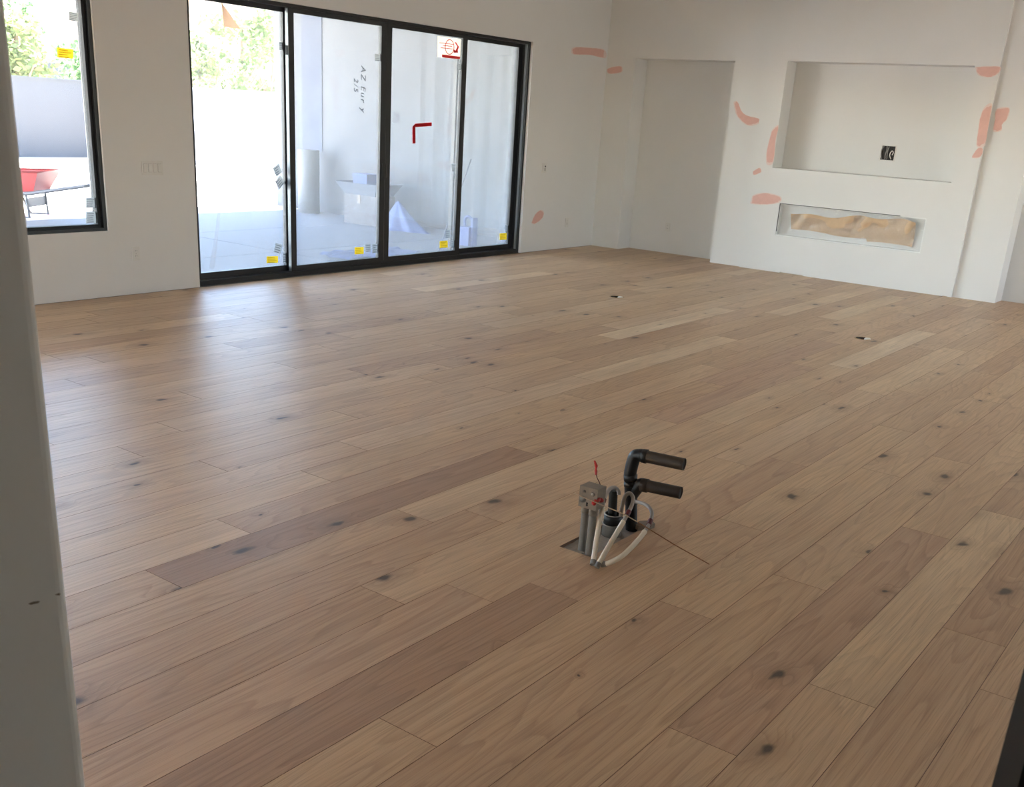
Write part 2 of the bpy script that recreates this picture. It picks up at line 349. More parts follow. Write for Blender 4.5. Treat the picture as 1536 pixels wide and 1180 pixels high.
def plank_mesh(x0, x1, y0, y1, ox, oy):
    g = .0003; ch = .0008; cz = .0009
    X0, X1, Y0, Y1 = x0+g, x1-g, y0+g, y1-g
    low, high = [], []
    if RH[0] > x0 and RH[1] < x1:
        if y0 < RH[2] < y1: high.append([(RH[0], Y1), (RH[0], RH[2]), (RH[1], RH[2]), (RH[1], Y1)])
        if y0 < RH[3] < y1: low.append([(RH[0], Y0), (RH[0], RH[3]), (RH[1], RH[3]), (RH[1], Y0)])
    for (fx, fy) in FB:
        if x0 < fx-FR and fx+FR < x1:
            if fy-FR < y0 < fy+FR and fy+FR < y1:
                d = Y0-fy; a0 = math.asin(d/FR); low.append([(fx-FR*math.cos(a0+(math.pi-2*a0)*k/16), fy+FR*math.sin(a0+(math.pi-2*a0)*k/16)) for k in range(17)])
            elif y0 < fy-FR and fy-FR < y1 < fy+FR:
                d = Y1-fy; a0 = math.asin(d/FR); high.append([(fx-FR*math.cos(a0-(math.pi+2*a0)*k/16), fy+FR*math.sin(a0-(math.pi+2*a0)*k/16)) for k in range(17)])
    mb = MB()
    if not low and not high:
        r = lambda q, z: [(X0+q, Y0+q, z), (X1-q, Y0+q, z), (X1-q, Y1-q, z), (X0+q, Y1-q, z)]
        vs = r(ch, 0)+r(0, -cz)+r(0, -.0155)
        mb.add(vs, [(0, 1, 2, 3)]+[(a+4, b+4, b, a) for a, b in ((0, 1), (1, 2), (2, 3), (3, 0))]+[(a+8, b+8, b+4, a+4) for a, b in ((0, 1), (1, 2), (2, 3), (3, 0))])
    else:
        pts = [(X0, Y0)]
        for n_ in low: pts += n_
        pts += [(X1, Y0), (X1, Y1)]
        for n_ in high: pts += n_[::-1]
        pts += [(X0, Y1)]
        mb.prism([(p[0], p[1], -.0155) for p in pts], (0, 0, .0155))
    return mb
rest = MB(); rng = random.Random(3); cnt = 0
for row in range(-20, 37):
    y0, y1 = PO+row*PW, min(PO+(row+1)*PW, WY)
    if y1-y0 < .02: continue
    j0 = JOINT.get(row, rng.uniform(0, PL)); k0 = math.floor((-4.2-j0)/PL); x = j0+k0*PL
    while x < XB:
        a, b_ = max(x, -4.2), min(x+PL, XB)
        if b_-a > .01:
            if row < -4 or b_ < -.35 or row > 36:
                rest.v += []; q = plank_mesh(a, b_, y0, y1, 0, 0); rest.add(q.v, q.f)
            else:
                o = plank_mesh(a, b_, y0, y1, 0, 0).build('plank', 'oak', fl, ((a+b_)/2, (y0+y1)/2, 0)); cnt += 1
                o.data.materials.append(MAT['oak_seam_shade'])
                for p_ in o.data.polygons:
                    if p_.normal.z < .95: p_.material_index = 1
                tn = min(1, max(0, rng.gauss(.55, .13))); hu = max(0, rng.gauss(.1, .16)); kn = rng.uniform(.25, 1)
                for (r_, jx), (t_, h_) in TONE.items():
                    if r_ == row and abs(jx-x) < .12: tn, hu = t_, h_
                o.color = (tn, min(1, hu), kn, 1)
        x += PL
rs = rest.build('plank_field', 'oak', fl); rs.color = (.5, .1, .5, 1); tag(rs, kind='stuff')
print('planks', cnt)
# dark rough concrete patch seen in the cut-out
mb = MB(); rr = random.Random(5)
mb.grid(lambda u, v: Vector((RH[0]-.01+u*(RH[1]-RH[0]+.02), RH[2]-.01+v*(RH[3]-RH[2]+.02), -.0155+rr.uniform(0, .005))), 26, 9)
mb.build('concrete_patch', 'mortar', fl)

# ------------------------------------------------------------------ spackle patches (parts of their walls)
def patch(wall, plane, val, px, mat='spackle', thin=None):
    fn = onx if plane == 'x' else ony
    pts = [fn(x, y, val) for x, y in px]; d = Vector((-.0012, 0, 0)) if plane == 'x' else Vector((0, -.0012, 0))
    c = sum(pts, Vector())/len(pts); sm = spline(pts+[pts[0]], 5)[:-1]; r = random.Random(int(px[0][0]))
    jag = [p+(p-c)*r.uniform(-.06, .06) for p in sm]
    big = [c+(p-c)*1.12 for p in sm]
    MB().prism([p for p in big], d*.5).build('spackle_feather', 'spackle_thin', wall, c)
    MB().prism(jag, d).build('spackle_patch', mat, wall, c)
patch(wf, 'y', WY, [(860, 73), (866, 71), (885, 72), (904, 75), (905, 86), (885, 82), (862, 81)])
patch(wf, 'y', WY, [(798, 333), (803, 322), (810, 316), (815, 319), (812, 328), (802, 335)])
patch(wr, 'x', XF, [(911, 104), (918, 101), (931, 100), (931, 108), (914, 110)])
patch(wr, 'x', XF, [(1102, 155), (1107, 154), (1112, 166), (1120, 173), (1138, 178), (1138, 183), (1124, 187), (1113, 181), (1105, 170)])
patch(wfp, 'x', XFP, [(1158, 197), (1163, 192), (1167, 192), (1163, 212), (1160, 240), (1151, 243), (1151, 225)])
patch(wfp, 'x', XFP, [(1130, 257), (1139, 252), (1141, 258), (1131, 262)])
patch(wfp, 'x', XFP, [(1129, 300), (1132, 293), (1148, 290), (1168, 295), (1167, 303), (1150, 306), (1129, 305)])
patch(wfp, 'x', XFP, [(1465, 101), (1483, 100), (1499, 101), (1496, 110), (1484, 115), (1469, 112)])
patch(wfp, 'x', XFP, [(1470, 180), (1476, 164), (1487, 160), (1482, 190), (1477, 215), (1466, 216), (1468, 195)])
patch(wfp, 'x', XFP, [(1461, 230), (1468, 222), (1474, 224), (1470, 235), (1459, 236)])
patch(wr, 'x', XF, [(1493, 180), (1494, 167), (1501, 163), (1513, 164), (1510, 178), (1503, 186), (1502, 194), (1491, 195)])

for px in ([(42, 905), (50, 902), (60, 901), (58, 904), (46, 907)], [(82, 892), (88, 889), (91, 890), (89, 893)]):
    pts = [ony(x, y, 1.0795) for x, y in px]; MB().add(pts, [tuple(range(len(pts)))]).build('scuff_mark', 'box_grey', wp, pts[0])
# ------------------------------------------------------------------ sliding glass door
door = empty('door_1', (DX0, WY+.04, 0)); tag(door, 'four-panel black framed sliding glass door to the patio', 'door', kind='structure')
FD0, FD1 = WY+.035, WY+.2
MB().box((DX0, FD0, 0), (DX1, FD1, .045)).build('door_sill', 'black_metal', door, (DX0, FD0, 0))
MB().box((DX0, FD0, DZ-.03), (DX1, FD1, DZ)).build('door_header', 'black_metal', door, (DX0, FD0, DZ))
for x in (DX0, DX1-.03):
    MB().box((x, FD0 if x > 9 else WY+.12, .045), (x+.03, FD1, DZ-.03)).build('door_jamb', 'black_metal', door, (x, FD0, 0))
MB().box((DX1-.038, FD0+.02, .045), (DX1-.03, FD0+.05, DZ-.03)).build('jamb_channel', 'grey_metal', door, (DX1, FD0, 0))
MB().box((DX1-.034, FD0+.062, .045), (DX1-.03, FD0+.07, DZ-.03)).build('jamb_gasket', 'gasket', door, (DX1, FD0, 0))
def sticker(parent, Y, corners, mat='sticker_grey', lines=0, lmat='sticker_ink', name='sticker'):
    pts = [ony(x, y, Y) for x, y in corners]; c = sum(pts, Vector())/4
    mb = MB().add(pts, [(0, 1, 2, 3)]); o = mb.build(name, mat, parent, c)
    if lines:
        m2 = MB(); a, b, c2, d = pts
        for k in range(lines):
            v0 = .16+.7*k/max(1, lines-1); v1 = v0+.32/lines; r = random.Random(k+int(corners[0][0])); u0, u1 = .1, r.uniform(.6, .92)
            P_ = lambda u, v: (a*(1-u)+b*u)*(1-v)+(d*(1-u)+c2*u)*v+Vector((0, -.0009, 0))
            m2.add([P_(u0, v0), P_(u1, v0), P_(u1, v1), P_(u0, v1)], [(0, 1, 2, 3)])
        m2.build('printed_lines', lmat, parent, c)
    return o
def rect(x0, y0, x1, y1, sk=0): return [(x0, y0), (x1, y0+sk), (x1, y1+sk), (x0, y1)]
def panel(x0, x1, Y, sl, sr, film=True, zb=.1, zt=2.379):
    p = empty('door_panel', (x0, Y, .045)); p.parent = door; p.location = Vector((x0, Y, .045))-door.location
    Y1 = Y+.045
    MB().box((x0, Y, .046), (x0+sl, Y1, DZ-.031)).build('stile', 'black_metal', p, (x0, Y, 0))
    MB().box((x1-sr, Y, .046), (x1, Y1, DZ-.031)).build('stile', 'black_metal', p, (x1, Y, 0))
    MB().box((x0+sl, Y, .046), (x1-sr, Y1, zb)).build('bottom_rail', 'black_metal', p, (x0, Y, 0))
    MB().box((x0+sl, Y, zt), (x1-sr, Y1, DZ-.031)).build('top_rail', 'black_metal', p, (x0, Y, zt))
    MB().box((x0+sl, Y+.018, zb), (x1-sr, Y+.028, zt)).build('glass_pane', 'glass_film' if film else 'glass', p, (x0, Y, 0))
    return p
YI, YO = WY+.045, WY+.12
p1 = panel(5.95, 7.13, YO, .075, .075); p2 = panel(7.055, 8.362, YI, .065, .077)
p3 = panel(8.364, 9.655, YI, .077, .082); p4 = panel(9.58, 10.79, YO, .075, .075)
MB().box((7.052, YI+.004, .05), (7.055, YI+.041, DZ-.035)).build('edge_strip', 'grey_metal', p2, (7.05, YI, 0))
MB().box((7.046, YI+.012, 2.02), (7.052, YI+.034, 2.1)).build('edge_latch', 'gasket', p2, (7.05, YI, 2))
for p, x in ((p2, 8.325), (p3, 8.4)):
    MB().box((x-.012, YI-.006, .93), (x+.012, YI, 1.07)).build('pull_handle', 'gasket', p, (x, YI, 1))
G1 = YO+.017; G2 = YI+.017
YELLOW = [(p1, G1, rect(400, 384.5, 417, 394.5, -.6)), (p2, G2, rect(532, 371, 545.5, 381.5, -.8)), (p3, G2, rect(659.5, 361.5, 671.5, 372, -.8)), (p4, G1, rect(749.5, 350, 760, 360, -.8))]
for p, y, r in YELLOW: sticker(p, y, r, 'sticker_yellow', 4, 'sticker_line')
for p, y, r in [(p1, G1, [(418.5, 63), (427.5, 63.5), (428, 75), (419, 75)]), (p2, G2, rect(562, 80.5, 570, 91, .5)), (p3, G2, rect(687, 95, 691, 105, .5)), (p4, G1, rect(780, 106, 785, 116, .5)),
                (p1, G1, [(409, 252), (418, 246), (423, 258), (414, 265)]), (p1, G1, [(412, 272.5), (420.5, 263), (427, 273.5), (419, 284)]),
                (p1, G1, [(413.5, 364), (423.5, 367), (421, 381), (410.5, 378)]), (p1, G1, rect(424, 379, 434, 393.5)),
                (p2, G2, rect(548, 366, 556, 378, -.6)), (p2, G2, rect(558.5, 366, 566.5, 379.5, -.6)),
                (p3, G2, rect(668.5, 345, 675.5, 357, -.6)), (p3, G2, rect(676.5, 360, 680.5, 371)), (p4, G1, rect(758, 337.5, 764, 348)), (p4, G1, rect(765.5, 350, 770, 361)),
                (p3, G2, [(677, 245), (684, 246), (682, 257), (678, 257)]), (p3, G2, [(681, 257), (684, 262), (681, 272), (679, 272)])]:
    sticker(p, y, r, 'sticker_grey', 4)
# picture sign on the third panel
pp = lambda x, y: ony(x, y, G2)
sg = [pp(656.5, 54), (pp(691.5, 58.5)), pp(690, 89), pp(656, 85.5)]
MB().add(sg, [(0, 1, 2, 3)]).build('sign_sheet', 'sticker_cream', p3, sg[0])
L_ = Vector((0, -.001, 0))
ringpts = [pp(674.3+6.6*math.cos(a), 70.5+11*math.sin(a))+L_ for a in [2*math.pi*k/28 for k in range(29)]]
MB().tube(ringpts, .004, 6).build('sign_ring', 'sign_red', p3, sg[0])
MB().prism([pp(663, 81.5)+L_, pp(690, 85)+L_, pp(689.8, 88.8)+L_, pp(663, 86)+L_], (0, -.0005, 0)).build('sign_bar', 'sign_red', p3, sg[0])
mb = MB()
for (a, b_, c_, d_) in ((659, 63.5, 681, 66.2), (661, 71, 679, 73), (664, 67.5, 678, 69)):
    mb.prism([pp(a, b_)+L_, pp(c_, d_)+L_, pp(c_, d_+1)+L_, pp(a, b_+1)+L_], (0, -.0005, 0))
mb.build('sign_lines', 'sign_red', p3, sg[0])
MB().prism([pp(x, y)+L_ for x, y in ((680.5, 79), (680, 73), (683, 76), (686, 70), (681.5, 63), (684, 63.5), (688.5, 70.5), (686.5, 75), (687, 79))], (0, -.0006, 0)).build('sign_hand', 'sign_red', p3, sg[0])
MB().prism([pp(622, 185.5), pp(647.5, 183.5), pp(647.5, 189), pp(623.5, 190.5)], (0, -.001, 0)).build('red_tape', 'tape_red', p3, pp(622, 185))
MB().prism([pp(618.6, 190), pp(623, 185.6), pp(623, 215), pp(618.8, 215)], (0, -.0012, 0)).build('red_tape', 'tape_red', p3, pp(620, 190))
# peeled corner and hanging strip of the protective film on the first panel
q = lambda x, y: ony(x, y, G1-.004)
a, b_, c_ = q(332, 3.5), q(335.5, 40), q(361, 43.5); bulge = Vector((0, -.04, 0))
mb = MB(); mb.grid(lambda u, v: a*(1-v)+(b_*(1-u)+c_*u)*v+bulge*(math.sin(math.pi*v)*math.sin(math.pi*u)*.8), 6, 6); mb.build('film_flap', 'film_amber', p1, a)
mb = MB(); mb.grid(lambda u, v: q(332.5-12*v**1.5-7*v*(1-u)+1.2*u, 258+145*v)+Vector((0, -.02*math.sin(math.pi*u), 0)), 4, 16); mb.build('film_strip', 'plastic_sheet', p1, q(320, 330))
def scribble(parent, Y, txt, x, y, size, name='marker_writing'):
    cu = bpy.data.curves.new('t', 'FONT'); cu.body = txt; cu.size = size; cu.shear = .2; cu.align_x = 'CENTER'; cu.space_character = 1.25; cu.offset = -.0006
    ob = bpy.data.objects.new('t', cu); COL.objects.link(ob); dg = bpy.context.evaluated_depsgraph_get()
    me = bpy.data.meshes.new_from_object(ob.evaluated_get(dg)); bpy.data.objects.remove(ob); me.name = name
    pos = ony(x, y, Y-.0012); rot = Matrix(((0, 1, 0), (0, 0, -1), (-1, 0, 0)))   # runs downward, faces the room
    for v in me.vertices: v.co = rot @ v.co
    me.materials.clear(); me.materials.append(MAT['marker_ink'])
    o = bpy.data.objects.new(name, me); COL.objects.link(o); o.parent = parent; off = Vector(); p = parent
    while p is not None: off += p.location; p = p.parent
    o.location = pos-off
scribble(p2, G2, 'AZ Eur y', 541.5, 133, .095); scribble(p2, G2, '2/5', 531, 127, .085)

# ------------------------------------------------------------------ window beside the door
w1 = empty('window_1', (WX0, WY+.05, WZ0)); tag(w1, 'tall black framed fixed window beside the switch plate', 'window', kind='structure')
Y0, Y1 = WY+.02, WY+.12
for a, b_ in (((WX0, Y0, WZ0), (WX0+.05, Y1, WZ1)), ((WX1-.03, Y0, WZ0), (WX1, Y1, WZ1)), ((WX0+.05, Y0, WZ0), (WX1-.03, Y1, WZ0+.025)), ((WX0+.05, Y0, WZ1-.03), (WX1-.03, Y1, WZ1))):
    MB().box(a, b_).build('window_frame', 'black_metal', w1, a)
for a, b_ in (((WX1-.06, Y0+.03, WZ0+.025), (WX1-.03, Y1, WZ1-.03)), ((WX0+.05, Y0+.03, WZ0+.025), (WX1-.06, Y1, WZ0+.05))):
    MB().box(a, b_).build('glazing_bead', 'gasket', w1, a)
MB().box((WX0+.05, Y0+.06, WZ0+.05), (WX1-.06, Y0+.07, WZ1-.03)).build('glass_pane', 'glass', w1, (WX0, Y0, WZ0))
GW = Y0+.058
sticker(w1, GW, [(85.5, 71), (110, 74.5), (109.5, 88), (86, 86)], 'sticker_yellow', 4, 'sticker_line')
for r in ([(103, 16.5), (117, 19), (117, 33), (103, 30.5)], rect(128.5, 296, 142.5, 312, -.5), rect(129, 317.5, 144, 335, -.5)): sticker(w1, GW, r, 'sticker_grey', 5)
scribble(w1, GW, 'Termination', 11.5, 22, .062)

# ------------------------------------------------------------------ wall plates
def plate(name, label, cat, plane, val, p0, p1, kind, group=None):
    fn = onx if plane == 'x' else ony
    a, b_ = fn(*p0, val), fn(*p1, val); c = (a+b_)/2
    if plane == 'y': w, U, N = abs(b_.x-a.x), Vector((1, 0, 0)), Vector((0, -1, 0))
    else: w, U, N = abs(b_.y-a.y), Vector((0, -1, 0)), Vector((-1, 0, 0))
    h = .115; Z = Vector((0, 0, 1)); t_ = thing(name, c, label, cat, group)
    def bx(nm, u, z, sx, sz, d0, d1, mat, par=None): return MB().obox(c+U*u+Z*z+N*((d0+d1)/2), U, Z, N, sx, sz, d1-d0).build(nm, mat, par or t_, c+U*u+Z*z)
    if kind == 'switch':
        bx('cover_plate', 0, 0, .205, h, 0, .006, 'plate_white')
        for k in range(4): bx('rocker_switch', -.069+.046*k, 0, .033, .066, .006, .0095+.002*(k % 2), 'plate_white'); bx('rocker_gap_shadow', -.069+.046*k, 0, .037, .07, .006, .0066, 'device_shadow_grey')  # wider grey pad paints the shadow line around each rocker
    elif kind == 'outlet':
        bx('cover_plate', 0, 0, .07, h, 0, .006, 'plate_white')
        for s in (-1, 1):
            r_ = bx('receptacle', 0, .021*s, .034, .03, .006, .009, 'plate_white')
            for k in (-1, 1): bx('slot', .007*k, .021*s+.003, .0022, .009, .009, .0095, 'plate_slot', r_)
        bx('screw', 0, 0, .006, .006, .006, .0075, 'device_shadow_grey')
    elif kind == 'key':
        bx('cover_plate', 0, 0, .09, h, 0, .006, 'plate_white')
        MB().lathe([(0, 0), (.01, 0), (.01, .003), (0, .003)], c+N*.006+U*.018+Z*.02, 14, N).build('key_hole', 'plate_slot', t_, c)
        bx('lever', .012, -.015, .02, .035, .006, .012, 'device_shadow_grey')
    return t_
plate('light_switch', 'white four-gang rocker switch plate between the window and sliding door', 'switch', 'y', WY, (212, 240), (244, 263), 'switch')
plate('wall_outlet', 'white duplex outlet low on the wall below the switch plate', 'outlet', 'y', WY, (197, 370), (210, 390), 'outlet', 'wall outlets')
plate('wall_outlet', 'white duplex outlet low on the wall near the far corner', 'outlet', 'y', WY, (847, 326), (853, 341), 'outlet', 'wall outlets')
plate('wall_outlet', 'white duplex outlet inside the tall wall niche', 'outlet', 'x', XB, (994, 332), (1009, 349), 'outlet', 'wall outlets')
plate('gas_key_valve', 'small white wall plate with a dark key hole between the sliding door and far corner', 'wall plate', 'y', WY, (812, 245), (820, 259), 'key')

# low-voltage opening in the television recess
XT = 12.74
c = onx(1332, 229.5, XT); tb = thing('wiring_box', c, 'square dark wall opening with loose cables in the television recess', 'wall box')
hw = .083
for (dy, dz, sy, sz) in ((0, hw, 2*hw+.012, .012), (0, -hw, 2*hw+.012, .012), (hw, 0, .012, 2*hw-.012), (-hw, 0, .012, 2*hw-.012)):
    MB().box((XT-.006, c.y+dy-sy/2, c.z+dz-sz/2), (XT, c.y+dy+sy/2, c.z+dz+sz/2)).build('box_rim', 'plate_white', tb, c)
MB().box((XT-.002, c.y-hw, c.z-hw), (XT, c.y+hw, c.z+hw)).build('box_back', 'plate_slot', tb, c)
rr = random.Random(2)
for k in range(6):
    y = c.y+.062-.021*k
    pts = [(XT-.006, y, c.z-.07), (XT-.012, y+rr.uniform(-.012, .012), c.z-.02), (XT-.014, y+rr.uniform(-.014, .014), c.z+.03), (XT-.006, y+rr.uniform(-.006, .006), c.z+.072)]
    MB().tube(spline(pts, 5), .006, 8).build('cable', 'cable_grey' if k in (0, 2, 3) else 'cable_dark', tb, c)
pts = [(XT-.012, c.y-.05, c.z-.065), (XT-.018, c.y-.03, c.z-.02), (XT-.018, c.y-.045, c.z+.025), (XT-.016, c.y-.065, c.z+.01), (XT-.016, c.y-.055, c.z-.02)]
MB().tube(spline(pts, 6), .005, 8).build('cable', 'white_cap', tb, c)

# ------------------------------------------------------------------ linear fireplace masked with plastic and paper
fc = Vector((XFP, (FI[0]+FI[1])/2, (FI[2]+FI[3])/2))
fi = thing('fireplace_insert', fc, 'long low fireplace opening masked with clear plastic over brown kraft paper', 'fireplace')
y0, y1, z0, z1 = FI
for (a, b_) in (((XFP+.012, y0, z1-.012), (12.64, y1, z1-.001)), ((XFP+.012, y0, z0+.001), (12.64, y1, z0+.01)), ((XFP+.012, y0+.001, z0+.01), (12.64, y0+.01, z1-.012)), ((XFP+.012, y1-.01, z0+.01), (12.64, y1-.001, z1-.012))):
    MB().box(a, b_).build('frame_bar', 'insert_white', fi, a)
MB().box((XFP+.004, y0+.3, z1-.008), (XFP+.012, y1-.001, z1-.001)).build('gap_shadow_strip', 'gap_shadow_grey', fi, fc)  # dark strips paint the shaded gap along the top and one side
MB().box((XFP+.004, y1-.008, z0+.05), (XFP+.012, y1-.001, z1-.008)).build('gap_shadow_strip', 'gap_shadow_grey', fi, fc)
MB().box((12.565, y0+.01, z0+.01), (12.575, y1-.01, z1-.012)).build('back_panel', 'insert_white', fi, fc)
from mathutils import noise
def crum(y, z, s, sc):
    return s*(abs(noise.noise(Vector((y*3.2*sc+z*5*sc, z*7*sc-y*2*sc, s*100))))+.5*abs(noise.noise(Vector((y*8*sc, z*12*sc, 3+s)))))
ky0, ky1 = onx(1369.7, 350, XFP).y, onx(1184.5, 330, XFP).y
def kraft(u, v):
    y = ky0+u*(ky1-ky0); zl = z0+.085-.035*(1 if u < .36 else 0)+.012*math.sin(u*9); zh = z1-.075+.03*math.sin(u*5+.5)-.02*u*0+.015*math.sin(u*17)
    z = zl+v*(zh-zl); return Vector((12.55-.075*abs(math.sin(y*4.1+z*7+1.3*math.sin(y*9)))**1.5*(.4+v*.6)-crum(y, z, .03, 1.0), y, z))
MB().grid(kraft, 70, 16).build('kraft_paper', 'kraft', fi, fc)
def sheet(u, v):
    y = y0+.012+u*(y1-y0-.024); z = z0+.012+v*(z1-z0-.026); e = min(1, 8*min(u, 1-u), 4*min(v, 1-v))
    return Vector((XFP+.03-e*.0+.012*e-crum(y, z, .035, .8)*e, y, z))
MB().grid(sheet, 80, 20).build('plastic_cover', 'plastic_sheet', fi, fc)

# ------------------------------------------------------------------ island services standing out of the floor
ab = Vector((3.675, 1.972, -.016)); tp = Vector((3.657, 2.0, .27))
dp = thing('drain_riser', ab, 'black plastic drain riser with an elbow and tee pointing sideways', 'pipe')
PR, HR = .0258, .0295
ax = (tp-ab).normalized()
MB().tube([ab, ab+ax*.12], PR, 20).build('riser_pipe', 'abs_black', dp, ab)
st1 = Vector((3.663, 1.950, .331)); e1 = Vector((3.691, 1.770, .331)); d1 = (e1-st1).normalized()
def hub(p, d, name='hub', mat='abs_black', l=.034): MB().lathe([(PR, 0), (HR, .001), (HR, l), (PR, l+.001)], p, 22, d).build(name, mat, dp, p)
# tee body with its curved branch
tz = ab+ax*.12
MB().tube([tz, tz+ax*.105], HR-.002, 20).build('tee_body', 'abs_black', dp, tz)
hub(tz+ax*.082, ax, 'coupling_rim', l=.02); hub(tz+ax*.108, ax, 'coupling_rim', l=.026)
br0 = tz+ax*.035; st2 = Vector((3.668, 1.940, .203)); e2 = Vector((3.692, 1.770, .206)); d2 = (e2-st2).normalized()
MB().tube(spline([br0, br0+ax*.028+d2*.018, st2-d2*.008, st2+d2*.012], 6), HR-.003, 18).build('tee_branch', 'abs_black', dp, br0)
def stub(s, e, d, name):
    k = MB().tube([s, e], PR, 22, cap=False)
    k.lathe([(PR, 0), (PR-.004, 0), (PR-.004, -.03)], e, 22, d); k.build(name, 'abs_dusty', dp, s)
    MB().lathe([(0, 0), (PR-.004, 0), (PR-.004, .001), (0, .001)], e-d*.006, 22, d).build('pipe_end', 'abs_black', dp, e)
stub(st2, e2, d2, 'branch_pipe')
MB().lathe([(PR, 0), (HR, .002), (HR, .03), (PR, .031)], st2-d2*.006, 22, d2).build('socket', 'abs_dusty', dp, st2)
el0 = tz+ax*.128; cor = Vector((el0.x, el0.y, .331))
arc = spline([el0, el0+ax*.02, cor*.75+el0*.15+st1*.10+Vector((0, -.004, 0)), cor*.3+st1*.7+Vector((0, 0, -.001)), st1, st1+d1*.008], 7)
MB().tube(arc, HR-.002, 20).build('elbow', 'abs_black', dp, el0)
MB().lathe([(PR, 0), (HR, .002), (HR+.001, .022), (PR, .024)], st1-d1*.004, 22, d1).build('socket', 'abs_black', dp, st1)
stub(st1+d1*.01, e1, d1, 'top_pipe')
cb = Vector((3.557, 2.003, -.014))
dc = thing('drain_sleeve', cb, 'short black pipe standing in a wide sleeve with a grey collar', 'pipe')
MB().lathe([(.036, .0), (.041, 0), (.041, .05), (.043, .052), (.043, .056), (.036, .056), (.036, 0)], cb, 28).build('grey_collar', 'pvc_grey', dc, cb)
MB().lathe([(.034, .056), (.039, .056), (.039, .098), (.034, .098), (.034, .02), (0, .02)], cb, 28).build('sleeve', 'abs_black', dc, cb)
MB().lathe([(.034, 0), (.0395, 0), (.0395, .003), (.034, .003)], cb+Vector((0, 0, .0965)), 28).build('sleeve_lip', 'cable_grey', dc, cb)
MB().tube([cb+Vector((.004, .004, .02)), cb+Vector((.002, .012, .2))], .019, 18).build('inner_pipe', 'abs_black', dc, cb)
# grey electrical box on two conduits
eb = Vector((3.315, 1.965, -.014)); eo = thing('electrical_box', eb, 'grey weathered electrical box on two stub conduits with red wire nuts', 'electrical box')
B0, B1 = Vector((3.28, 1.925, .196)), Vector((3.342, 2.006, .282))
MB().box((3.284, B0.y, B0.z), B1).build('box_body', 'box_grey', eo, B0)
MB().box((3.276, B0.y-.001, B0.z-.001), (3.284, B1.y+.001, B1.z+.001)).build('box_cover', 'box_grey', eo, B0)
for (y, z, r_) in ((1.984, .262, .006), (1.945, .26, .009), (1.968, .216, .004), (1.968, .208, .004), (1.988, .228, .014)):
    MB().lathe([(0, 0), (r_, 0), (r_, .0015), (0, .0015)], (3.276, y, z), 14, (-1, 0, 0)).build('knockout', 'pvc_grey' if r_ > .005 else 'plate_slot', eo, (3.276, y, z))
for (x, y, zt) in ((3.321, 2.0, .19), (3.301, 1.952, .196)):
    MB().tube([(x, y, -.014), (x, y-.002, zt)], .0155, 16).build('conduit', 'pvc_grey', eo, (x, y, 0))
    MB().lathe([(.0155, 0), (.0185, 0), (.0185, .03), (.0155, .03)], (x, y-.002, zt-.032), 16).build('conduit_connector', 'box_grey', eo, (x, y, zt))
wt = [at(901, 728, 4.12), at(898.5, 722, 4.12), at(895.5, 716, 4.12), at(894.3, 709, 4.12)]
MB().tube(spline(wt, 5), .0016, 8).build('hook_wire', 'band_red', eo, wt[0])
MB().tube([at(894, 712, 4.12), at(894, 706, 4.12), at(893.8, 702, 4.12)], [.0045, .006, .003], 10).build('wire_nut', 'nut_red', eo, wt[-1])
MB().tube([at(894, 703, 4.12), at(894.5, 699, 4.12), at(892.3, 692, 4.12), at(891.5, 690.5, 4.12)], [.003, .0068, .004, .003], 10).build('wire_nut', 'nut_red', eo, wt[-1])
for (a, b_) in (((892, 751, 4.04), (899, 748.5, 4.05)), ((897.5, 749, 4.06), (903.5, 750.5, 4.07)), ((889, 757, 4.045), (893, 752, 4.045))):
    MB().tube([at(*a), at((a[0]+b_[0])/2, (a[1]+b_[1])/2, a[2]), at(*b_)], [.006, .0115, .008], 10).build('wire_nut', 'nut_red', eo, at(*a))
for k, pts in enumerate(([(899, 747, 4.06), (902, 740, 4.07), (906, 735, 4.09)], [(902, 748, 4.07), (905, 741, 4.08), (907, 733, 4.1)])):
    MB().tube(spline([at(*q_) for q_ in pts], 5), .0016, 8).build('hook_wire', 'cable_grey', eo, at(*pts[0]))
MB().box((3.255, 1.975, -.012), (3.3, 2.03, -.004)).build('mortar_lump', 'mortar', eo, (3.28, 2, 0))
# three bent water tubes with white sleeves
def water(name, label, pts, ns, nb):
    P_ = [at(*q_) for q_ in pts]; o = thing(name, P_[0], label, 'water pipe', 'bent water tubes beside the drain riser')
    sm = spline(P_, 6); a = ns*6; b2 = nb*6
    MB().tube(sm[:a+1], .0105, 12).build('white_sleeve', 'sleeve_white', o, P_[0])
    MB().tube(sm[a-2:], .008, 12).build('tube', 'tube_grey', o, P_[0])
    MB().tube(sm[b2-1:b2+3], .0108, 12).build('red_band', 'band_red', o, P_[0])
    d = (sm[0]-sm[3]).normalized(); MB().tube([sm[0]-d*.012, sm[0]+d*.008], .0118, 12).build('crimp_ring', 'pvc_grey', o, P_[0])
water('water_tube', 'white sleeved water tube beside the electrical box, arching over the short pipe',
      [(889.5, 844, 4.02), (892, 828, 4.04), (897, 795, 4.08), (902, 768, 4.11), (905, 752, 4.13), (909, 742, 4.15), (915, 733, 4.2), (922, 731, 4.27), (927.5, 736, 4.28), (928.5, 742, 4.28)], 4, 4)
water('water_tube', 'white sleeved water tube in the middle with a tight loop at the top',
      [(896.5, 848, 4.0), (906, 831, 4.02), (925, 799, 4.08), (935, 782, 4.12), (941, 771, 4.14), (948, 757, 4.17), (949.5, 746, 4.18), (944, 739.5, 4.18), (937, 745, 4.18), (933, 760, 4.19), (931, 774, 4.2)], 3, 4)
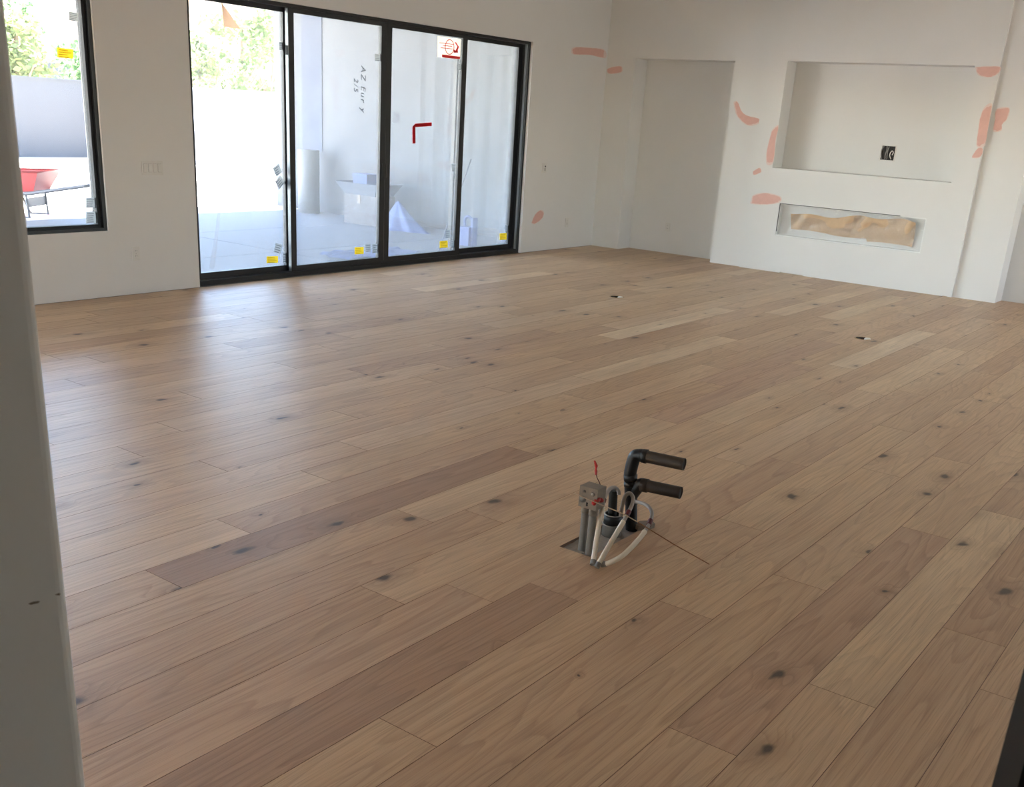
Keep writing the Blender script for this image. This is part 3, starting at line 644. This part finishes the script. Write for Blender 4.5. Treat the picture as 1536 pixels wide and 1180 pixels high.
water('water_tube', 'white sleeved water tube bowing widest, curling back to the black riser',
      [(905, 846, 4.01), (916, 843, 4.0), (935, 832, 4.0), (955, 812, 4.04), (967, 797, 4.09), (974, 785, 4.14), (978, 771, 4.2), (974, 761, 4.27), (965, 755, 4.32), (953, 752, 4.36)], 4, 5)
tw = [at(861, 739.5, 3.99), at(893, 753, 4.0), at(936, 771, 4.03), at(957, 783, 4.05)]
two = thing('tie_wire', tw[-1], 'thin stiff copper tie wire slanting down to the plank floor', 'wire')
MB().tube(tw, .0022, 8).build('wire_end', 'wire_pale', two, tw[-1])
e = onz(1064, 846, .003); MB().tube([tw[-1], (tw[-1]+e)/2+Vector((0, 0, -.004)), e], .0022, 8).build('wire', 'copper', two, tw[-1])
db = onz(966, 789, .006); do = thing('plaster_chunk', db, 'small pale broken plaster chunk beside the pipe cut-out', 'debris')
MB().prism([db+Vector(p) for p in ((-.035, .03, -.006), (-.05, .0, -.006), (-.01, -.03, -.006), (.03, -.035, -.006), (.05, -.005, -.006), (.01, .03, -.006))], (.002, 0, .02)).build('chunk', 'box_grey', do, db)

# ------------------------------------------------------------------ open round floor boxes
for i, (x, y) in enumerate(FB):
    o = thing('floor_box', (x, y, -.015), ['open round brass floor box in the planks toward the wall niche', 'open round brass floor box in the planks in front of the fireplace'][i], 'floor box', 'open floor boxes')
    MB().lathe([(0, -.0), (FR-.014, 0), (FR-.012, .0125), (FR-.003, .0135), (FR-.003, .0), (FR-.012, 0)], (x, y, -.0155), 28).build('brass_cup', 'hole_dark', o, (x, y, -.015))
    MB().lathe([(FR-.013, .0), (FR-.002, .0), (FR-.002, .003), (FR-.012, .004)], (x, y, -.003), 28).build('brass_rim', 'brass', o, (x, y, 0))
    cc = (x+.005, y-.04, -.0155); MB().lathe([(0, .024), (.02, .024), (.028, .016), (.03, 0)], cc, 20).build('white_cap', 'white_cap', o, cc)
    cc = (x-.012, y+.03, -.0155); MB().lathe([(0, .011), (.014, .011), (.016, 0)], cc, 16).build('receptacle', 'cable_dark', o, cc)

# ------------------------------------------------------------------ dark panel edge by the viewer
pc = EYE+(onz(1526, 1180)-EYE)*.36
pd = Vector((.62, -.78, 0)).normalized(); pn = Vector((.78, .62, 0)).normalized()
pe = MB().obox(Vector((pc.x, pc.y, .62))+pd*.15+pn*.02, pd, pn, (0, 0, 1), .3, .04, 1.24).build('upright_panel', 'dark_wood', None, (pc.x, pc.y, 0))
tag(pe, 'dark brown upright panel edge, out of focus, standing on the plank floor', 'panel')

# ------------------------------------------------------------------ outside
SZ = -.03
slab = MB().box((-6, WY+.22, -.2), (12.1, 13.2, SZ-.012))
for (a_, b_) in ((-6, 4.6), (4.612, 8.3), (8.312, 12.1)):
    for (c_, d_) in ((WY+.22, 9.45), (9.462, 11.3), (11.312, 13.2)): slab.box((a_, c_, SZ-.012), (b_, d_, SZ))
tag(slab.build('patio_slab', 'concrete'), 'grey shaded concrete patio slab', 'patio', kind='structure')
tag(MB().box((-60, 13.2, -.3), (90, 110, SZ-.01)).build('ground', 'sand'), 'bright bare sandy yard ground', 'ground', kind='structure')
XW = 12.1
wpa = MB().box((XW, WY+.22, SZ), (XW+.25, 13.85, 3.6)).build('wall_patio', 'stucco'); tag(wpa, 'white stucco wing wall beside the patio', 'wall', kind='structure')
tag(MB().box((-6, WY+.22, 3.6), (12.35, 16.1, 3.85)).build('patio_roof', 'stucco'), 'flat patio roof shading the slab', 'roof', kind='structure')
MB().box((XW-.012, 12.75, .9), (XW, 13.2, 3.6)).build('wall_shade_strip', 'stucco_shade_panel', wpa, (XW, 13, 1))  # thin bluish board stands in for the shaded band on the wall
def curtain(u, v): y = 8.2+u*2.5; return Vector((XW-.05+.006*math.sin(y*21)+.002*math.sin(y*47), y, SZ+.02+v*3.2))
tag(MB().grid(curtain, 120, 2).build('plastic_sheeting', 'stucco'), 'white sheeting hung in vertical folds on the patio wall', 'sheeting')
pr = Vector((11.8, 12.75, SZ)); o = thing('paper_roll', pr, 'tall upright roll of white paper standing by the patio wall', 'paper roll')
MB().lathe([(0, 0), (.17, 0), (.17, .95), (.06, .95), (.06, .8)], pr, 28).build('roll', 'paper_roll', o, pr)
MB().lathe([(.055, 0), (.055, .155), (.045, .155), (.045, 0)], pr+Vector((0, 0, .8)), 20).build('core_tube', 'cardboard', o, pr)
bx = Vector((11.55, 11.2, SZ)); o = thing('cardboard_box', bx, 'pale cardboard box on the patio under a grey tray', 'box')
MB().box(bx+Vector((-.2, -.35, 0)), bx+Vector((.2, .3, .42))).build('box_body', 'cardboard', o, bx)
MB().box(bx+Vector((-.205, -.03, .3)), bx+Vector((-.2, .03, .42))).build('packing_tape', 'box_grey', o, bx)
tr0 = bx+Vector((0, -.02, .42)); o = thing('mortar_tray', tr0, 'grey sloped tray resting on the cardboard box', 'tray')
mb = MB(); mb.add([tr0+Vector(p) for p in ((-.2, -.3, 0), (.2, -.3, 0), (.2, .3, 0), (-.2, .3, 0), (-.27, -.42, .17), (.27, -.42, .17), (.27, .45, .17), (-.27, .45, .17))], [(0, 1, 2, 3), (0, 1, 5, 4), (1, 2, 6, 5), (2, 3, 7, 6), (3, 0, 4, 7)]); mb.build('tray_body', 'bucket_grey', o, tr0)
s2 = tr0+Vector((0, .06, .003)); o = thing('tool_case', s2, 'small blue case standing inside the grey tray', 'tool case')
MB().box(s2+Vector((-.14, -.14, 0)), s2+Vector((.14, .14, .24))).build('case_body', 'tarp_blue', o, s2)
MB().box(s2+Vector((-.145, -.145, .24)), s2+Vector((.145, .145, .29))).build('case_lid', 'tarp_blue', o, s2)
th = Vector((11.45, 10.35, SZ)); o = thing('tarp_heap', th, 'blue tarp heap against the white patio wall', 'tarp')
def heap(u, v):
    a = u*2*math.pi; r_ = (1-v)**.8; z = .4*v**1.3
    w_ = 1+.22*math.sin(3*a+2*v)+.1*math.sin(7*a)
    return th+Vector((.2*r_*w_*math.cos(a), .36*r_*w_*math.sin(a)+.16*v, z))
MB().grid(heap, 36, 12).build('tarp', 'tarp_blue', o, th)
vc = Vector((10.98, 8.8, SZ)); o = thing('tool_caddy', vc, 'blue plastic carrying case with loop handle on the slab', 'tool case')
MB().box(vc+Vector((-.09, -.07, 0)), vc+Vector((.09, .09, .24))).build('case_body', 'plastic_blue', o, vc)
MB().tube(spline([vc+Vector(p) for p in ((0, .07, .24), (0, .075, .33), (0, .02, .37), (0, -.04, .33), (0, -.05, .24))], 6), .018, 10).build('handle', 'plastic_blue', o, vc)
MB().box(vc+Vector((-.05, -.1, 0)), vc+Vector((.05, -.072, .36))).build('side_post', 'plastic_blue', o, vc)
tb0 = Vector((8.95, 8.75, SZ)); o = thing('blue_tarp', tb0, 'flat crumpled blue tarp lying on the slab by the sliding door', 'tarp')
MB().grid(lambda u, v: tb0+Vector((-.5+1.3*u+.05*math.sin(9*v), -.25+.5*v+.06*math.sin(7*u), .012+.05*abs(noise.noise(Vector((u*6, v*4, 1)))))), 26, 14).build('sheet', 'tarp_blue', o, tb0)
po = [Vector((9.95, 8.45, SZ)), Vector((11.95, 9.6, 1.0))]
o = thing('broom', po[0], 'thin pale pole leaning against the patio wall sheeting', 'pole')
MB().tube([po[0]+Vector((0, 0, .02)), po[1]], .012, 10).build('pole', 'bucket_grey', o, po[0])
# wheelbarrow
wbp = Vector((7.54, 13.667, SZ)); o = thing('wheelbarrow', wbp, 'red wheelbarrow with steel handles parked in the sandy yard', 'wheelbarrow')
wd = Vector((.55, -.835, 0)).normalized(); wn_ = Vector((-wd.y, wd.x, 0))
Lc = lambda x, y, z: wbp+wd*x+wn_*y+Vector((0, 0, z))
top = [Lc(-.75, -.31, .56), Lc(.42, -.33, .6), Lc(.42, .33, .6), Lc(-.75, .31, .56)]; bot = [Lc(-.42, -.19, .28), Lc(.28, -.22, .33), Lc(.28, .22, .33), Lc(-.42, .19, .28)]
mb = MB(); mb.add(top+bot, [(4, 5, 6, 7), (0, 1, 5, 4), (1, 2, 6, 5), (2, 3, 7, 6), (3, 0, 4, 7)]); mb.build('tray', 'barrow_red', o, wbp)
MB().tube(top+[top[0]], .014, 8).build('tray_rim', 'barrow_red', o, wbp)
for s in (-1, 1):
    MB().tube([Lc(-.85, s*.06, .2), Lc(-.35, s*.2, .25), Lc(.3, s*.27, .33), Lc(1.03, s*.32, .47)], .026, 10).build('handle', 'barrow_steel', o, wbp)
    MB().tube([Lc(.2, s*.26, .32), Lc(.22, s*.26, .02), Lc(-.02, s*.25, .02), Lc(-.12, s*.22, .27)], .017, 8).build('leg', 'barrow_steel', o, wbp)
MB().obox(Lc(.2, 0, .2), wn_, (0, 0, 1), wd, .5, .12, .012).build('brace', 'barrow_steel', o, wbp)
MB().lathe([(.1, -.045), (.19, -.05), (.21, -.02), (.21, .02), (.19, .05), (.1, .045), (.1, -.045)], Lc(-.85, 0, .21), 28, wn_).build('wheel', 'rubber', o, wbp)
MB().lathe([(0, -.03), (.1, -.03), (.1, .03), (0, .03)], Lc(-.85, 0, .21), 20, wn_).build('wheel_hub', 'barrow_steel', o, wbp)
# yard walls
tag(MB().box((2, 25, SZ-.02), (17.2, 25.2, 1.74)).box((2, 24.97, 1.74), (17.2, 25.23, 1.78)).build('yard_wall', 'block_wall'), 'grey block yard wall in shade beyond the wheelbarrow', 'wall', kind='structure')
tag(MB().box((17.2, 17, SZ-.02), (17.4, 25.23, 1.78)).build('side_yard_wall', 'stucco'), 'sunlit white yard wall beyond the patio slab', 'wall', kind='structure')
# trees behind the walls
def tree(x, y, top, rad, mat, label, trunk_h, seed, n=1500, ls=.2):
    r = random.Random(seed); o = thing('tree', (x, y, SZ), label, 'tree', 'trees beyond the yard wall')
    mb = MB(); mb.tube([(x, y, SZ), (x+r.uniform(-.1, .1), y, trunk_h*.6), (x+r.uniform(-.2, .2), y, top-rad*.5)], [.16, .12, .05], 9)
    for k in range(6):
        a = r.uniform(0, 6.28); z = trunk_h*r.uniform(.6, .95); mb.tube([(x, y, z), (x+math.cos(a)*rad*.4, y+math.sin(a)*rad*.4, z+.5), (x+math.cos(a)*rad*.75, y+math.sin(a)*rad*.75, z+r.uniform(.7, 1.2))], [.06, .04, .015], 6)
    mb.build('trunk', 'bark', o, (x, y, SZ))
    mb = MB(); cl = [(r.uniform(-.7, .7)*rad, r.uniform(-.6, .6)*rad, r.uniform(.0, 1)) for _ in range(16)]; zc0, zc1 = 1.0, top
    for k in range(n):
        cx_, cy_, cz_ = cl[k % 16]; p = Vector((x+cx_, y+cy_, zc0+.35+cz_*(zc1-zc0-.55)))+Vector((r.gauss(0, .28), r.gauss(0, .28), r.gauss(0, .22)))*max(.6, rad*.7)
        u = Vector((r.uniform(-1, 1), r.uniform(-1, 1), r.uniform(-.6, .6))).normalized(); w_ = u.cross(Vector((r.uniform(-1, 1), r.uniform(-1, 1), r.uniform(-1, 1)))).normalized(); s = ls*r.uniform(.6, 1.3)
        mb.add([p-u*s*.5, p+w_*s*.3, p+u*s*.5, p-w_*s*.3], [(0, 1, 2, 3)])
    f_ = mb.build('foliage', mat, o, (x, y, SZ), fix=False); tag(f_, kind='stuff')
tree(15.4, 27.6, 3.3, 1.1, 'leaf_pale', 'broad pale green tree behind the grey block wall', 1.6, 1)
tree(18.2, 28.6, 3.0, 1.0, 'leaf_green', 'low green tree beside the pale tree behind the block wall', 1.4, 2)
tree(17.9, 31.5, 4.0, .55, 'leaf_green', 'small dark crowned tree in front of the neighbouring house', 2.8, 3, 500, .18)
tree(21.3, 27.5, 3.6, .9, 'leaf_pale', 'loose yellow green tree behind the white yard wall', 1.6, 4)
tree(23.4, 28.4, 4.2, 1.1, 'leaf_olive', 'tallest olive tree behind the white yard wall', 2.0, 5)
tree(25.3, 29.2, 3.9, 1.0, 'leaf_olive', 'olive tree close to the end of the patio wall', 1.8, 6)
tree(19.9, 30.2, 2.8, .6, 'leaf_pale', 'short pale tree behind the corner of the yard walls', 1.4, 8)
# neighbouring houses
def house(x0, x1, y, h, label, seed):
    o = thing('house', (x0, y, SZ), label, 'house', 'houses beyond the trees')
    MB().box((x0, y, SZ), (x1, y+8, h)).build('wall', 'stucco_tan', o, (x0, y, SZ))
    a = [Vector((x0-.5, y-.6, h)), Vector((x1+.5, y-.6, h)), Vector((x1+.5, y+8.6, h)), Vector((x0-.5, y+8.6, h))]; rg = [Vector((x0+3, y+4, h+1.4)), Vector((x1-3, y+4, h+1.4))]
    mb = MB(); mb.add(a+rg, [(0, 1, 5, 4), (1, 2, 5), (2, 3, 4, 5), (3, 0, 4), (3, 2, 1, 0)]); mb.build('roof', 'roof_tile', o, (x0, y, h))
    for k in range(3):
        xx = x0+(x1-x0)*(.2+.3*k); w = MB().box((xx-.6, y-.04, 1.2), (xx+.6, y, 2.5)).build('window', 'plate_white', o, (xx, y, 1.2))
        MB().box((xx-.52, y-.05, 1.28), (xx+.52, y-.04, 2.42)).build('pane', 'gasket', w, (xx, y, 1.2))
    MB().box((x0+1.2, y+2, h), (x0+2.1, y+3, h+2.2)).build('chimney', 'stucco_tan', o, (x0+1, y+2, h))
house(20.6, 27.5, 40, 3.4, 'tan stucco house with tiled roof beyond the grey block wall', 1)
house(31.5, 46, 38, 5.6, 'tall tan stucco house behind the olive trees', 2)
